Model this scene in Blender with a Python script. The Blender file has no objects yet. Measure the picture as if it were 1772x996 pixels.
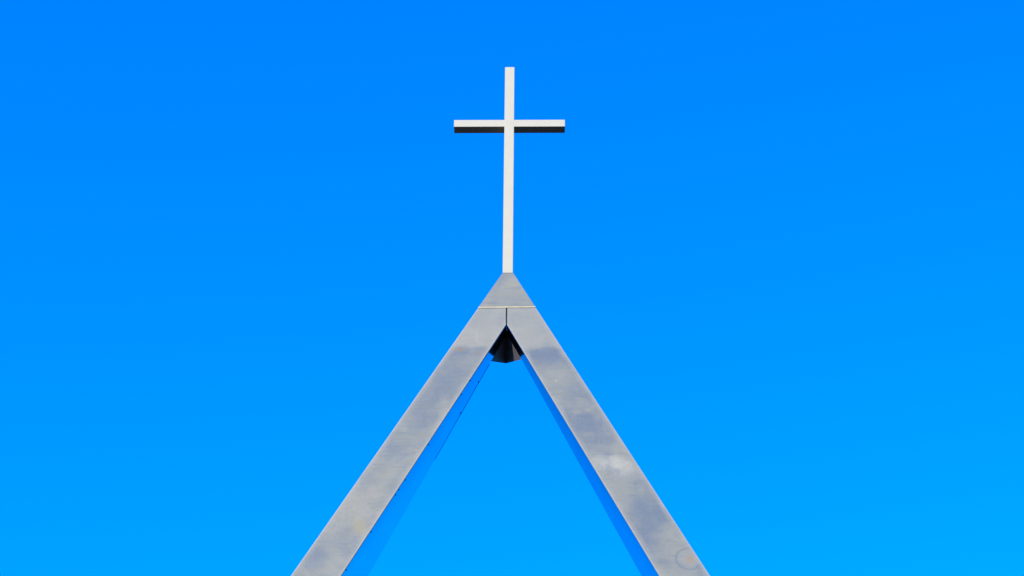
import bpy, bmesh, math
from mathutils import Vector, Matrix
S = bpy.context.scene

# ------------------------------------------------------------------ camera
BASE = 30.87                      # height of the foot of the cross above the ground
cam_d = bpy.data.cameras.new('camera')
cam = bpy.data.objects.new('camera', cam_d)
S.collection.objects.link(cam)
S.camera = cam
cam_d.sensor_width = 36.0
cam_d.sensor_fit = 'HORIZONTAL'
cam_d.lens = 3974.17 / 1772 * 36.0
cam_d.clip_start = 0.1
cam_d.clip_end = 20000
YAW, PITCH, ROLL = 0.02741, 0.70447, 0.00829
fw = Vector((-math.sin(YAW) * math.cos(PITCH), math.cos(YAW) * math.cos(PITCH), math.sin(PITCH)))
rt = Vector((math.cos(YAW), math.sin(YAW), 0))
up = rt.cross(fw)
r2 = math.cos(ROLL) * rt + math.sin(ROLL) * up
u2 = -math.sin(ROLL) * rt + math.cos(ROLL) * up
M = Matrix((r2, u2, -fw)).transposed().to_4x4()
M.translation = Vector((1.01686, -33.96415, -29.26938 + BASE))
cam.matrix_world = M

# ------------------------------------------------------------------ sky and sun
SUN_EL, SUN_AZ = math.radians(25), math.radians(198)   # azimuth clockwise from +Y: behind the camera, to its left
w = bpy.data.worlds.new('World')
S.world = w
w.use_nodes = True
nt = w.node_tree
nt.nodes.clear()
out = nt.nodes.new('ShaderNodeOutputWorld')
bg = nt.nodes.new('ShaderNodeBackground')
sky = nt.nodes.new('ShaderNodeTexSky')
sky.sky_type = 'NISHITA'
sky.sun_disc = False
sky.sun_elevation = SUN_EL
sky.sun_rotation = SUN_AZ
sky.altitude = 0
sky.air_density = 1.0
sky.dust_density = 0.1
sky.ozone_density = 2.0
gm = nt.nodes.new('ShaderNodeGamma')
gm.inputs['Gamma'].default_value = 1.25
tint = nt.nodes.new('ShaderNodeMix')
tint.data_type = 'RGBA'
tint.blend_type = 'MULTIPLY'
tint.inputs['Factor'].default_value = 1.0
tint.inputs[7].default_value = (0.0, 0.535, 1.15, 1)        # a polarised, very saturated blue
nt.links.new(sky.outputs[0], gm.inputs['Color'])
nt.links.new(gm.outputs[0], tint.inputs[6])
nt.links.new(tint.outputs[2], bg.inputs['Color'])
bg.inputs['Strength'].default_value = 0.15
nt.links.new(bg.outputs[0], out.inputs[0])

sd = bpy.data.lights.new('sun', 'SUN')
sd.energy = 3.6
sd.angle = math.radians(0.53)
sd.color = (1.0, 0.96, 0.90)
sun = bpy.data.objects.new('sun', sd)
S.collection.objects.link(sun)
sv = Vector((math.sin(SUN_AZ) * math.cos(SUN_EL), math.cos(SUN_AZ) * math.cos(SUN_EL), math.sin(SUN_EL)))
sun.rotation_euler = sv.to_track_quat('Z', 'Y').to_euler()
sun.location = (0, 0, 80)

S.view_settings.view_transform = 'Standard'
S.view_settings.look = 'None'
S.view_settings.exposure = 1.2
S.view_settings.gamma = 1.0
S.view_settings.use_curve_mapping = False


# ------------------------------------------------------------------ helpers
def link(name, bm, mat, parent=None, bevel=0.0, seg=2):
    bmesh.ops.recalc_face_normals(bm, faces=bm.faces)
    if bevel:
        es = [e for e in bm.edges if len(e.link_faces) == 2 and e.calc_face_angle(0) > 0.15]
        bmesh.ops.bevel(bm, geom=es, offset=bevel, segments=seg, affect='EDGES', profile=0.5, clamp_overlap=True)
    me = bpy.data.meshes.new(name)
    bm.to_mesh(me)
    bm.free()
    me.materials.append(mat)
    o = bpy.data.objects.new(name, me)
    S.collection.objects.link(o)
    if parent:
        o.parent = parent
    return o


def loft(sections):
    """closed solid through rings of points, all rings of one length"""
    bm = bmesh.new()
    rings = [[bm.verts.new(p) for p in s] for s in sections]
    n = len(rings[0])
    bm.faces.new(rings[0])
    bm.faces.new(rings[-1][::-1])
    for a, b in zip(rings, rings[1:]):
        for i in range(n):
            bm.faces.new((a[i], a[(i + 1) % n], b[(i + 1) % n], b[i]))
    return bm


def box(x0, x1, y0, y1, z0, z1):
    return loft([[(x0, y0, z0), (x1, y0, z0), (x1, y1, z0), (x0, y1, z0)],
                 [(x0, y0, z1), (x1, y0, z1), (x1, y1, z1), (x0, y1, z1)]])


def plate(front, back):
    return loft([front, back])


def thing(name, label, cat, loc, rz=0.0):
    o = bpy.data.objects.new(name, None)
    o.empty_display_size = 0.5
    S.collection.objects.link(o)
    o.location = loc
    o.rotation_euler = (0, 0, rz)
    o['label'] = label
    o['category'] = cat
    return o


class Mat:
    """tiny node builder"""
    def __init__(s, name):
        s.m = bpy.data.materials.new(name)
        s.m.use_nodes = True
        s.t = s.m.node_tree
        s.b = s.t.nodes['Principled BSDF']
        s.tc = s.t.nodes.new('ShaderNodeTexCoord')

    def put(s, sock, v):
        if isinstance(v, bpy.types.NodeSocket):
            s.t.links.new(v, sock)
        else:
            sock.default_value = v

    def coord(s, scale=(1, 1, 1), loc=(0, 0, 0)):
        n = s.t.nodes.new('ShaderNodeMapping')
        n.inputs['Scale'].default_value = scale
        n.inputs['Location'].default_value = loc
        s.t.links.new(s.tc.outputs['Object'], n.inputs['Vector'])
        return n.outputs[0]

    def noise(s, scale, vec, detail=4, rough=0.55, dist=0.0):
        n = s.t.nodes.new('ShaderNodeTexNoise')
        n.inputs['Scale'].default_value = scale
        n.inputs['Detail'].default_value = detail
        n.inputs['Roughness'].default_value = rough
        n.inputs['Distortion'].default_value = dist
        s.t.links.new(vec, n.inputs['Vector'])
        return n.outputs['Fac']

    def rng(s, v, a, b, c=0.0, d=1.0, smooth=True):
        n = s.t.nodes.new('ShaderNodeMapRange')
        n.interpolation_type = 'SMOOTHSTEP' if smooth else 'LINEAR'
        s.put(n.inputs['Value'], v)
        s.put(n.inputs['From Min'], a)
        s.put(n.inputs['From Max'], b)
        s.put(n.inputs['To Min'], c)
        s.put(n.inputs['To Max'], d)
        return n.outputs[0]

    def math(s, op, a, b=0.0):
        n = s.t.nodes.new('ShaderNodeMath')
        n.operation = op
        s.put(n.inputs[0], a)
        s.put(n.inputs[1], b)
        return n.outputs[0]

    def mix(s, f, a, b):
        n = s.t.nodes.new('ShaderNodeMix')
        n.data_type = 'RGBA'
        s.put(n.inputs['Factor'], f)
        s.put(n.inputs['A'] if False else n.inputs[6], a if isinstance(a, bpy.types.NodeSocket) else (*a, 1))
        s.put(n.inputs[7], b if isinstance(b, bpy.types.NodeSocket) else (*b, 1))
        return n.outputs[2]

    def sep(s, vec):
        n = s.t.nodes.new('ShaderNodeSeparateXYZ')
        s.t.links.new(vec, n.inputs[0])
        return n.outputs

    def bump(s, h, strength, dist=0.01):
        n = s.t.nodes.new('ShaderNodeBump')
        n.inputs['Strength'].default_value = strength
        n.inputs['Distance'].default_value = dist
        s.t.links.new(h, n.inputs['Height'])
        s.t.links.new(n.outputs[0], s.b.inputs['Normal'])

    def set(s, **k):
        names = dict(color='Base Color', metal='Metallic', rough='Roughness', spec='Specular IOR Level')
        for a, v in k.items():
            if a == 'color' and not isinstance(v, bpy.types.NodeSocket):
                v = (*v, 1)
            s.put(s.b.inputs[names[a]], v)
        return s.m


# ------------------------------------------------------------------ materials
LIGHT, WARM = (0.158, 0.136, 0.098), (0.170, 0.140, 0.082)
SLATE, DEEP = (0.096, 0.096, 0.092), (0.058, 0.070, 0.088)


def weathered_steel(name, spots=(), edge=None, rims=None, seed=0.0):
    """satin stainless cladding clouded by weather; heights are in metres below the foot of the cross"""
    m = Mat(name)
    raw = m.tc.outputs['Object']
    x, y, z = m.sep(raw)
    big = m.rng(m.noise(1.15, m.coord((0.9, 0.9, 1.0), (seed, 0, seed * 1.7)), 5, 0.55, 0.6), 0.32, 0.66)
    mid = m.rng(m.noise(4.5, m.coord((0.8, 0.8, 1.3), (2 * seed, 0, 5)), 6, 0.62, 0.5), 0.36, 0.66)
    c = m.mix(big, SLATE, LIGHT)
    c = m.mix(m.math('MULTIPLY', mid, 0.40), c, (0.160, 0.137, 0.098))
    # thin horizontal wash marks
    wash = m.noise(3.0, m.coord((0.7, 0.7, 4.5), (seed + 3, 0, 2)), 5, 0.62, 0.3)
    c = m.mix(m.rng(wash, 0.50, 0.70, 0.0, 0.42), c, DEEP)
    c = m.mix(m.rng(wash, 0.48, 0.28, 0.0, 0.35), c, WARM)
    # yellowish tarnish in small clouds
    c = m.mix(m.rng(m.noise(3.4, m.coord((1, 1, 1.2), (9 + seed, 0, 3)), 6, 0.68), 0.52, 0.76, 0.0, 0.40), c, (0.178, 0.140, 0.076))
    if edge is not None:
        # cloud reflection painted in: lighter above a wavy border, duller below it
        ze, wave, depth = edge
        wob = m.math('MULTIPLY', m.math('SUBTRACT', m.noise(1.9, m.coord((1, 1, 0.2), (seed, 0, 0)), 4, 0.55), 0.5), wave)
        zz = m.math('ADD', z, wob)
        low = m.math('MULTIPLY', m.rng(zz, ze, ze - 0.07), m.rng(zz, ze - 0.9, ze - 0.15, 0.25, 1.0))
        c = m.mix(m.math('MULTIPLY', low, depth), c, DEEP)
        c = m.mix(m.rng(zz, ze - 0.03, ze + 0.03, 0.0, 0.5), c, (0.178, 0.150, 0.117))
    nz = m.noise(2.6, raw, 5, 0.62)
    wob = m.math('MULTIPLY', m.math('SUBTRACT', nz, 0.5), 2.8)
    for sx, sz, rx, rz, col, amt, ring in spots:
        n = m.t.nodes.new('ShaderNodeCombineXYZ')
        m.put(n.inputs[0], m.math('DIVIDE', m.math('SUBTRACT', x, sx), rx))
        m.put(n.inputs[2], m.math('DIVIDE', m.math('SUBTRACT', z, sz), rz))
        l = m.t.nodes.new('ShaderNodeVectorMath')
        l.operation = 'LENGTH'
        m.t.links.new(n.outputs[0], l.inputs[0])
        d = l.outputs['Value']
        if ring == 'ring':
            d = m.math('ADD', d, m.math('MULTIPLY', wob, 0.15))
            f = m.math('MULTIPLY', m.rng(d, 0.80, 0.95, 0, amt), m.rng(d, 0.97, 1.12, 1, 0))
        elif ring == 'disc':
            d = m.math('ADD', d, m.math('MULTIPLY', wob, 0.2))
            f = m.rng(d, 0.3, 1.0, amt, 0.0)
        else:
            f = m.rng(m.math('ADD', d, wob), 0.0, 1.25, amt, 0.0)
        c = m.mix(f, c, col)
    if rims is not None:
        # broad rim rubbed brighter; the thin edge line is a highlight painted in
        s_, (o0, o1), (i0, i1) = rims
        ed = m.math('SUBTRACT', m.math('ADD', m.math('MULTIPLY', z, o1), o0), m.math('MULTIPLY', x, s_))
        ei = m.math('SUBTRACT', m.math('MULTIPLY', x, s_), m.math('ADD', m.math('MULTIPLY', z, i1), i0))
        near = m.math('ADD', m.math('MINIMUM', ed, ei), m.math('MULTIPLY', m.math('SUBTRACT', nz, 0.5), 0.25))
        c = m.mix(m.rng(near, 0.02, 0.13, 0.55, 0.0), c, (0.182, 0.148, 0.110))
        edge_glint = m.math('ADD', m.math('MINIMUM', ed, ei), m.math('MULTIPLY', m.math('SUBTRACT', nz, 0.5), 0.03))  # edge highlight put into the sheet colour
        c = m.mix(m.rng(edge_glint, 0.014, 0.036, 0.6, 0.0), c, (0.24, 0.21, 0.155))
    speck = m.noise(26, m.coord((1, 1, 1.4)), 4, 0.7)
    c = m.mix(m.rng(speck, 0.42, 0.72, 0.0, 0.25), c, (0.172, 0.147, 0.103))
    c = m.mix(m.rng(m.noise(17, m.coord((1, 1, 1.3), (5, 5, 5)), 4, 0.7), 0.50, 0.75, 0.0, 0.28), c, DEEP)
    br = m.noise(60, m.coord((0.12, 1, 6)), 3, 0.6)
    m.bump(br, 0.04, 0.004)
    return m.set(color=c, metal=0.08, rough=m.rng(mid, 0, 1, 0.60, 0.66), spec=0.2)


def cross_steel():
    m = Mat('white_satin_steel')
    n = m.noise(5, m.coord((1, 1, 0.7)), 5, 0.6)
    c = m.mix(m.rng(n, 0.3, 0.7), (0.325, 0.259, 0.172), (0.338, 0.269, 0.180))
    streak = m.noise(14, m.coord((2.5, 2.5, 0.12)), 3, 0.6)
    c = m.mix(m.rng(streak, 0.55, 0.8, 0, 0.35), c, (0.31, 0.247, 0.172))
    return m.set(color=c, metal=0.0, rough=0.55, spec=0.15)


def mirror_steel():
    m = Mat('polished_steel')
    n = m.noise(1.2, m.coord((1, 0.3, 1)), 4, 0.55)
    c = m.mix(m.rng(n, 0.35, 0.65), (0.17, 0.148, 0.215), (0.20, 0.172, 0.245))
    # reflection gradient painted as a darker band behind the front fold, ragged border
    y = m.sep(m.tc.outputs['Object'])[1]
    band = m.math('ADD', y, m.math('MULTIPLY', m.math('SUBTRACT', m.noise(1.6, m.coord((1, 0.3, 1)), 5, 0.6), 0.5), 0.5))
    c = m.mix(m.rng(band, 0.0, 0.45, 0.55, 0.0), c, (0.10, 0.088, 0.14))
    m.bump(m.noise(1.5, m.coord((1, 0.4, 0.5)), 2, 0.4), 0.05, 0.01)
    return m.set(color=c, metal=1.0, rough=0.12)


def dark_metal():
    m = Mat('dark_painted_steel')
    n = m.noise(4, m.coord(), 4, 0.6)
    return m.set(color=m.mix(n, (0.120, 0.092, 0.098), (0.140, 0.108, 0.114)), rough=0.7, spec=0.05)


def brass_strip():
    m = Mat('pale_jointing')
    n = m.noise(5, m.coord((1, 1, 0.2)), 4, 0.6)
    return m.set(color=m.mix(m.rng(n, 0.35, 0.65), (0.27, 0.18, 0.085), (0.31, 0.235, 0.11)), rough=0.45, spec=0.4)


def asphalt():
    m = Mat('dark_asphalt')
    n = m.noise(0.05, m.coord(), 6, 0.6)
    f = m.noise(30, m.coord(), 4, 0.7)
    c = m.mix(n, (0.014, 0.014, 0.015), (0.021, 0.021, 0.021))
    c = m.mix(m.rng(f, 0.5, 0.8, 0, 0.3), c, (0.035, 0.035, 0.035))
    m.bump(f, 0.3, 0.01)
    return m.set(color=c, rough=0.9, spec=0.2)


def screw_edge_dark():  # for the screws and the added strip that stands for an edge reflection
    m = Mat('dark_screw_edge')
    n = m.noise(9, m.coord(), 3, 0.6)
    return m.set(color=m.mix(n, (0.012, 0.016, 0.03), (0.02, 0.03, 0.06)), rough=0.7, spec=0.1)


SCREW_EDGE = screw_edge_dark()
MIRROR, DARK, CROSS = mirror_steel(), dark_metal(), cross_steel()

# ------------------------------------------------------------------ ground
bm = bmesh.new()
bmesh.ops.create_grid(bm, x_segments=1, y_segments=1, size=6000)
g = link('ground', bm, asphalt())
g['kind'] = 'structure'
g['label'] = 'dark asphalt ground below the steel spire'

# ------------------------------------------------------------------ steel spire (z = 0 at the foot of the cross)
SH = lambda z: 0.0025 + 0.0146 * z
XO = lambda s, z: s * (0.10635 - 0.50993 * z) + SH(z)      # outer edge of a leg at height z
XI = lambda s, z: s * (-0.62918 - 0.48777 * z) + SH(z)     # inner edge
YB = lambda s, z: (0.08503 - 0.16505 * z) if s < 0 else (0.13121 - 0.11739 * z)   # depth of a leg
ZJ0, ZJ1 = -0.890, -0.856          # the pale joint between cap and legs
ZG = -BASE                         # ground
GAP = 0.009
PT = 0.026                         # thickness of the front sheet

spire = thing('steel_spire', 'tall weathered grey steel A-shaped spire with two splayed legs meeting under a cross', 'spire', (0, 0, BASE))


def outline(s, y0, grow=0.0):
    """front outline of one leg; y0 = depth, or None for its back"""
    zi = (-0.62918 - GAP) / 0.48777
    pts = []
    for x, z in ((XO(s, ZJ0 - 0.001), ZJ0 - 0.001), (s * GAP + SH(-1.1), ZJ0 - 0.001), (s * GAP + SH(-1.1), zi),
                 (XI(s, ZG), ZG), (XO(s, ZG), ZG)):
        pts.append((x, y0 if y0 is not None else YB(s, z), z))
    return pts


def split_outline(s, y0):
    return outline(s, y0)


PALE = (0.225, 0.188, 0.138)
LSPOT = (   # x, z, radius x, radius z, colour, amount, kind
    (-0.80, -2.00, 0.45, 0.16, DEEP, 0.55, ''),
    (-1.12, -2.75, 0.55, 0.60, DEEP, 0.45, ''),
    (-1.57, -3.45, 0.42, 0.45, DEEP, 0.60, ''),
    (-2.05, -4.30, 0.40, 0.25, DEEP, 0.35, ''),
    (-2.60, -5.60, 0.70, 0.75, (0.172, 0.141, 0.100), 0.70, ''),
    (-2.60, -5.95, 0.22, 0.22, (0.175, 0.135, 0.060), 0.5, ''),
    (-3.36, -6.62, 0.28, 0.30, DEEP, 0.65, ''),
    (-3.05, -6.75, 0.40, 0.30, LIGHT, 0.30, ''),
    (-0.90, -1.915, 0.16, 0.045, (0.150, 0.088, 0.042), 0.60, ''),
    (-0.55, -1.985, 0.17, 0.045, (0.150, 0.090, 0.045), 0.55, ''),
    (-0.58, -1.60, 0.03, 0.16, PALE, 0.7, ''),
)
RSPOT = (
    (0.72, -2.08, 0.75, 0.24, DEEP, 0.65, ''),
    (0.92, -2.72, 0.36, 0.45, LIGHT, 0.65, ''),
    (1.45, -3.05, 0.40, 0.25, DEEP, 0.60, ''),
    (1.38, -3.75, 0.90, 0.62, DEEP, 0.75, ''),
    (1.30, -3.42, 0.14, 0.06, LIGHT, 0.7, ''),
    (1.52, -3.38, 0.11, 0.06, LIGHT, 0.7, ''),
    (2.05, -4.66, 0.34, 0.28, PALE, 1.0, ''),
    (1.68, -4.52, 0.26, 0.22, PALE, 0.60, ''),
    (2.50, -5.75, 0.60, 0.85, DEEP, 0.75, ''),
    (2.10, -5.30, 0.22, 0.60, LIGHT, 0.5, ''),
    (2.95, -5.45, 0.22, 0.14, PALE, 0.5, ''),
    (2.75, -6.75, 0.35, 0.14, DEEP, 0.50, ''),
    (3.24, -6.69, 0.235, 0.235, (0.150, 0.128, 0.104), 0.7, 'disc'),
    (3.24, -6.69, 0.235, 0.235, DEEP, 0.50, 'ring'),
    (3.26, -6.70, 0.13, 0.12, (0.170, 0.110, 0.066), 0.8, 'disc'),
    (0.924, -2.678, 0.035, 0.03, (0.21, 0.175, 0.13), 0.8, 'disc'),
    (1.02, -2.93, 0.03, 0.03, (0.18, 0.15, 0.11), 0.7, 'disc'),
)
LEG = {}
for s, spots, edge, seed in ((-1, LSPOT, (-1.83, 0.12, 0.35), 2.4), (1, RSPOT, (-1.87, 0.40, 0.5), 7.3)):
    # rim distances: edge height functions times the side sign
    o = (0.10635 + s * 0.0025, -0.50993 + s * 0.0146)
    i = (-0.62918 + s * 0.0025, -0.48777 + s * 0.0146)
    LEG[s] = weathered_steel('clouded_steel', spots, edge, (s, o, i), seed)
for s in (-1, 1):
    leg = link('leg', plate(outline(s, PT + 0.006), outline(s, None)), MIRROR, spire, bevel=0.006)
    if s < 0:
        # screw heads along the front and back edges of the polished inner face
        for zz, yy in ((-2.62, .05), (-2.95, .05), (-4.107, .05), (-4.897, .055), (-5.113, .055), (-5.229, .055), (-6.03, .055), (-6.833, .06),
                       (-2.36, .43), (-3.01, .54)):
            c0 = Vector((XI(-1, zz), yy, zz))
            n = Vector((0.8988, 0, -0.4384))
            t1, t2 = Vector((0, 1, 0)), Vector((0.4384, 0, 0.8988))
            rings = []
            for rr, h in ((0.017, -0.004), (0.017, 0.004), (0.011, 0.009)):
                rings.append([c0 + n * h + (t1 * math.cos(k * math.pi / 4) + t2 * math.sin(k * math.pi / 4)) * rr for k in range(8)])
            link('screw', loft(rings), SCREW_EDGE, leg)
        zs = [-1.95 - 0.05 * k for k in range(41)]
        edge_line = [[(XI(-1, q) + dx, YB(-1, q) + dy, q) for dx, dy in
                 ((-0.004, -0.016 * w_), (0.007, -0.010 * w_), (0.007, 0.004), (-0.004, 0.006))]
                for q, w_ in ((q, max(0.12, 1.0 + 0.45 * (q + 1.95)) * (1.0 - 0.35 * abs(math.sin(q * 2.1)))) for q in zs)]
        link('reflection_line', loft(edge_line), SCREW_EDGE, leg)  # dark ground reflection along the back edge, put in as an added strip
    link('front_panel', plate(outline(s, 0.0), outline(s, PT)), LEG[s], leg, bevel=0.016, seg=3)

cap = link('cap', loft([
    [(XO(-1, ZJ1), 0, ZJ1), (XO(1, ZJ1), 0, ZJ1), (XO(1, ZJ1), 0.27, ZJ1), (XO(-1, ZJ1), 0.27, ZJ1)],
    [(XO(-1, -0.003), 0, -0.003), (XO(1, -0.003), 0, -0.003), (XO(1, -0.003), 0.215, -0.003), (XO(-1, -0.003), 0.215, -0.003)]]),
    weathered_steel('clouded_steel', (), None, None, 3.1), spire, bevel=0.008)
x0, x1 = XO(-1, -0.87), XO(1, -0.87)
link('joint_strip', box(x0 - 0.002, x1 + 0.002, -0.004, 0.25, ZJ0, ZJ1 - 0.001), brass_strip(), spire, bevel=0.004)

# dark folded plate closing the fork behind the legs
zg = -1.884
za = -1.20
Lp = Vector((XI(-1, zg), YB(-1, zg), zg))
Rp = Vector((XI(1, zg), YB(1, zg), zg))
tb = 0.6
Gp = Vector((SH(zg) - 0.02, 0.481 + 0.76 * tb, zg + 0.65 * tb - 0.02))
bm = bmesh.new()
za = -1.29
# the two soffit facets run from the inner back edges of the legs back to a ridge
Ap = Vector((SH(za), max(YB(-1, za), YB(1, za)) + 0.003, za + 0.06))
Lt = Vector((XI(-1, za) - 0.10, YB(-1, za) + 0.004, za + 0.06))
Rt = Vector((XI(1, za) + 0.10, YB(1, za) + 0.004, za + 0.06))
Lo = Lp + Vector((-0.10, 0.012, 0))
Ro = Rp + Vector((0.10, 0.012, 0))
Li = Lp + Vector((0, 0.003, 0))
Ri = Rp + Vector((0, 0.003, 0))
low = [bm.verts.new(p) for p in (Ap, Lt, Lo, Li, Gp, Ri, Ro, Rt)]
top = [bm.verts.new(p + Vector((0, 0.10, 0.10))) for p in (Ap, Lt, Lo, Li, Gp, Ri, Ro, Rt)]
for r_, flip in ((low, False), (top, True)):
    A, lt, lo, li, gg, ri, ro, rt_ = r_
    for f in ((A, lt, lo, li), (A, li, gg), (A, gg, ri), (A, ri, ro, rt_)):
        bm.faces.new(f[::-1] if flip else f)
for i in range(8):
    j = (i + 1) % 8
    bm.faces.new((low[i], low[j], top[j], top[i]))
link('fork_plate', bm, DARK, spire)
xs = SH(-1.1)
link('joint_filler', box(xs - 0.007, xs + 0.007, 0.14, 0.22, -1.30, ZJ0 - 0.003), DARK, spire)

# ------------------------------------------------------------------ cross
cross = thing('cross', 'slim white Latin cross standing on the apex of the grey steel spire', 'cross', (0, 0, BASE), 0.0114)
ZB1 = 4.18412
ZB0 = ZB1 - 0.196
link('post', box(-0.1, 0.1, 0, 0.2, 0, 5.74372), CROSS, cross, bevel=0.007)
xo = 0.00466
link('crossbar', box(-1.14764 + xo, 1.14764 + xo, 0.002, 0.1985, ZB0, ZB1), CROSS, cross, bevel=0.007)
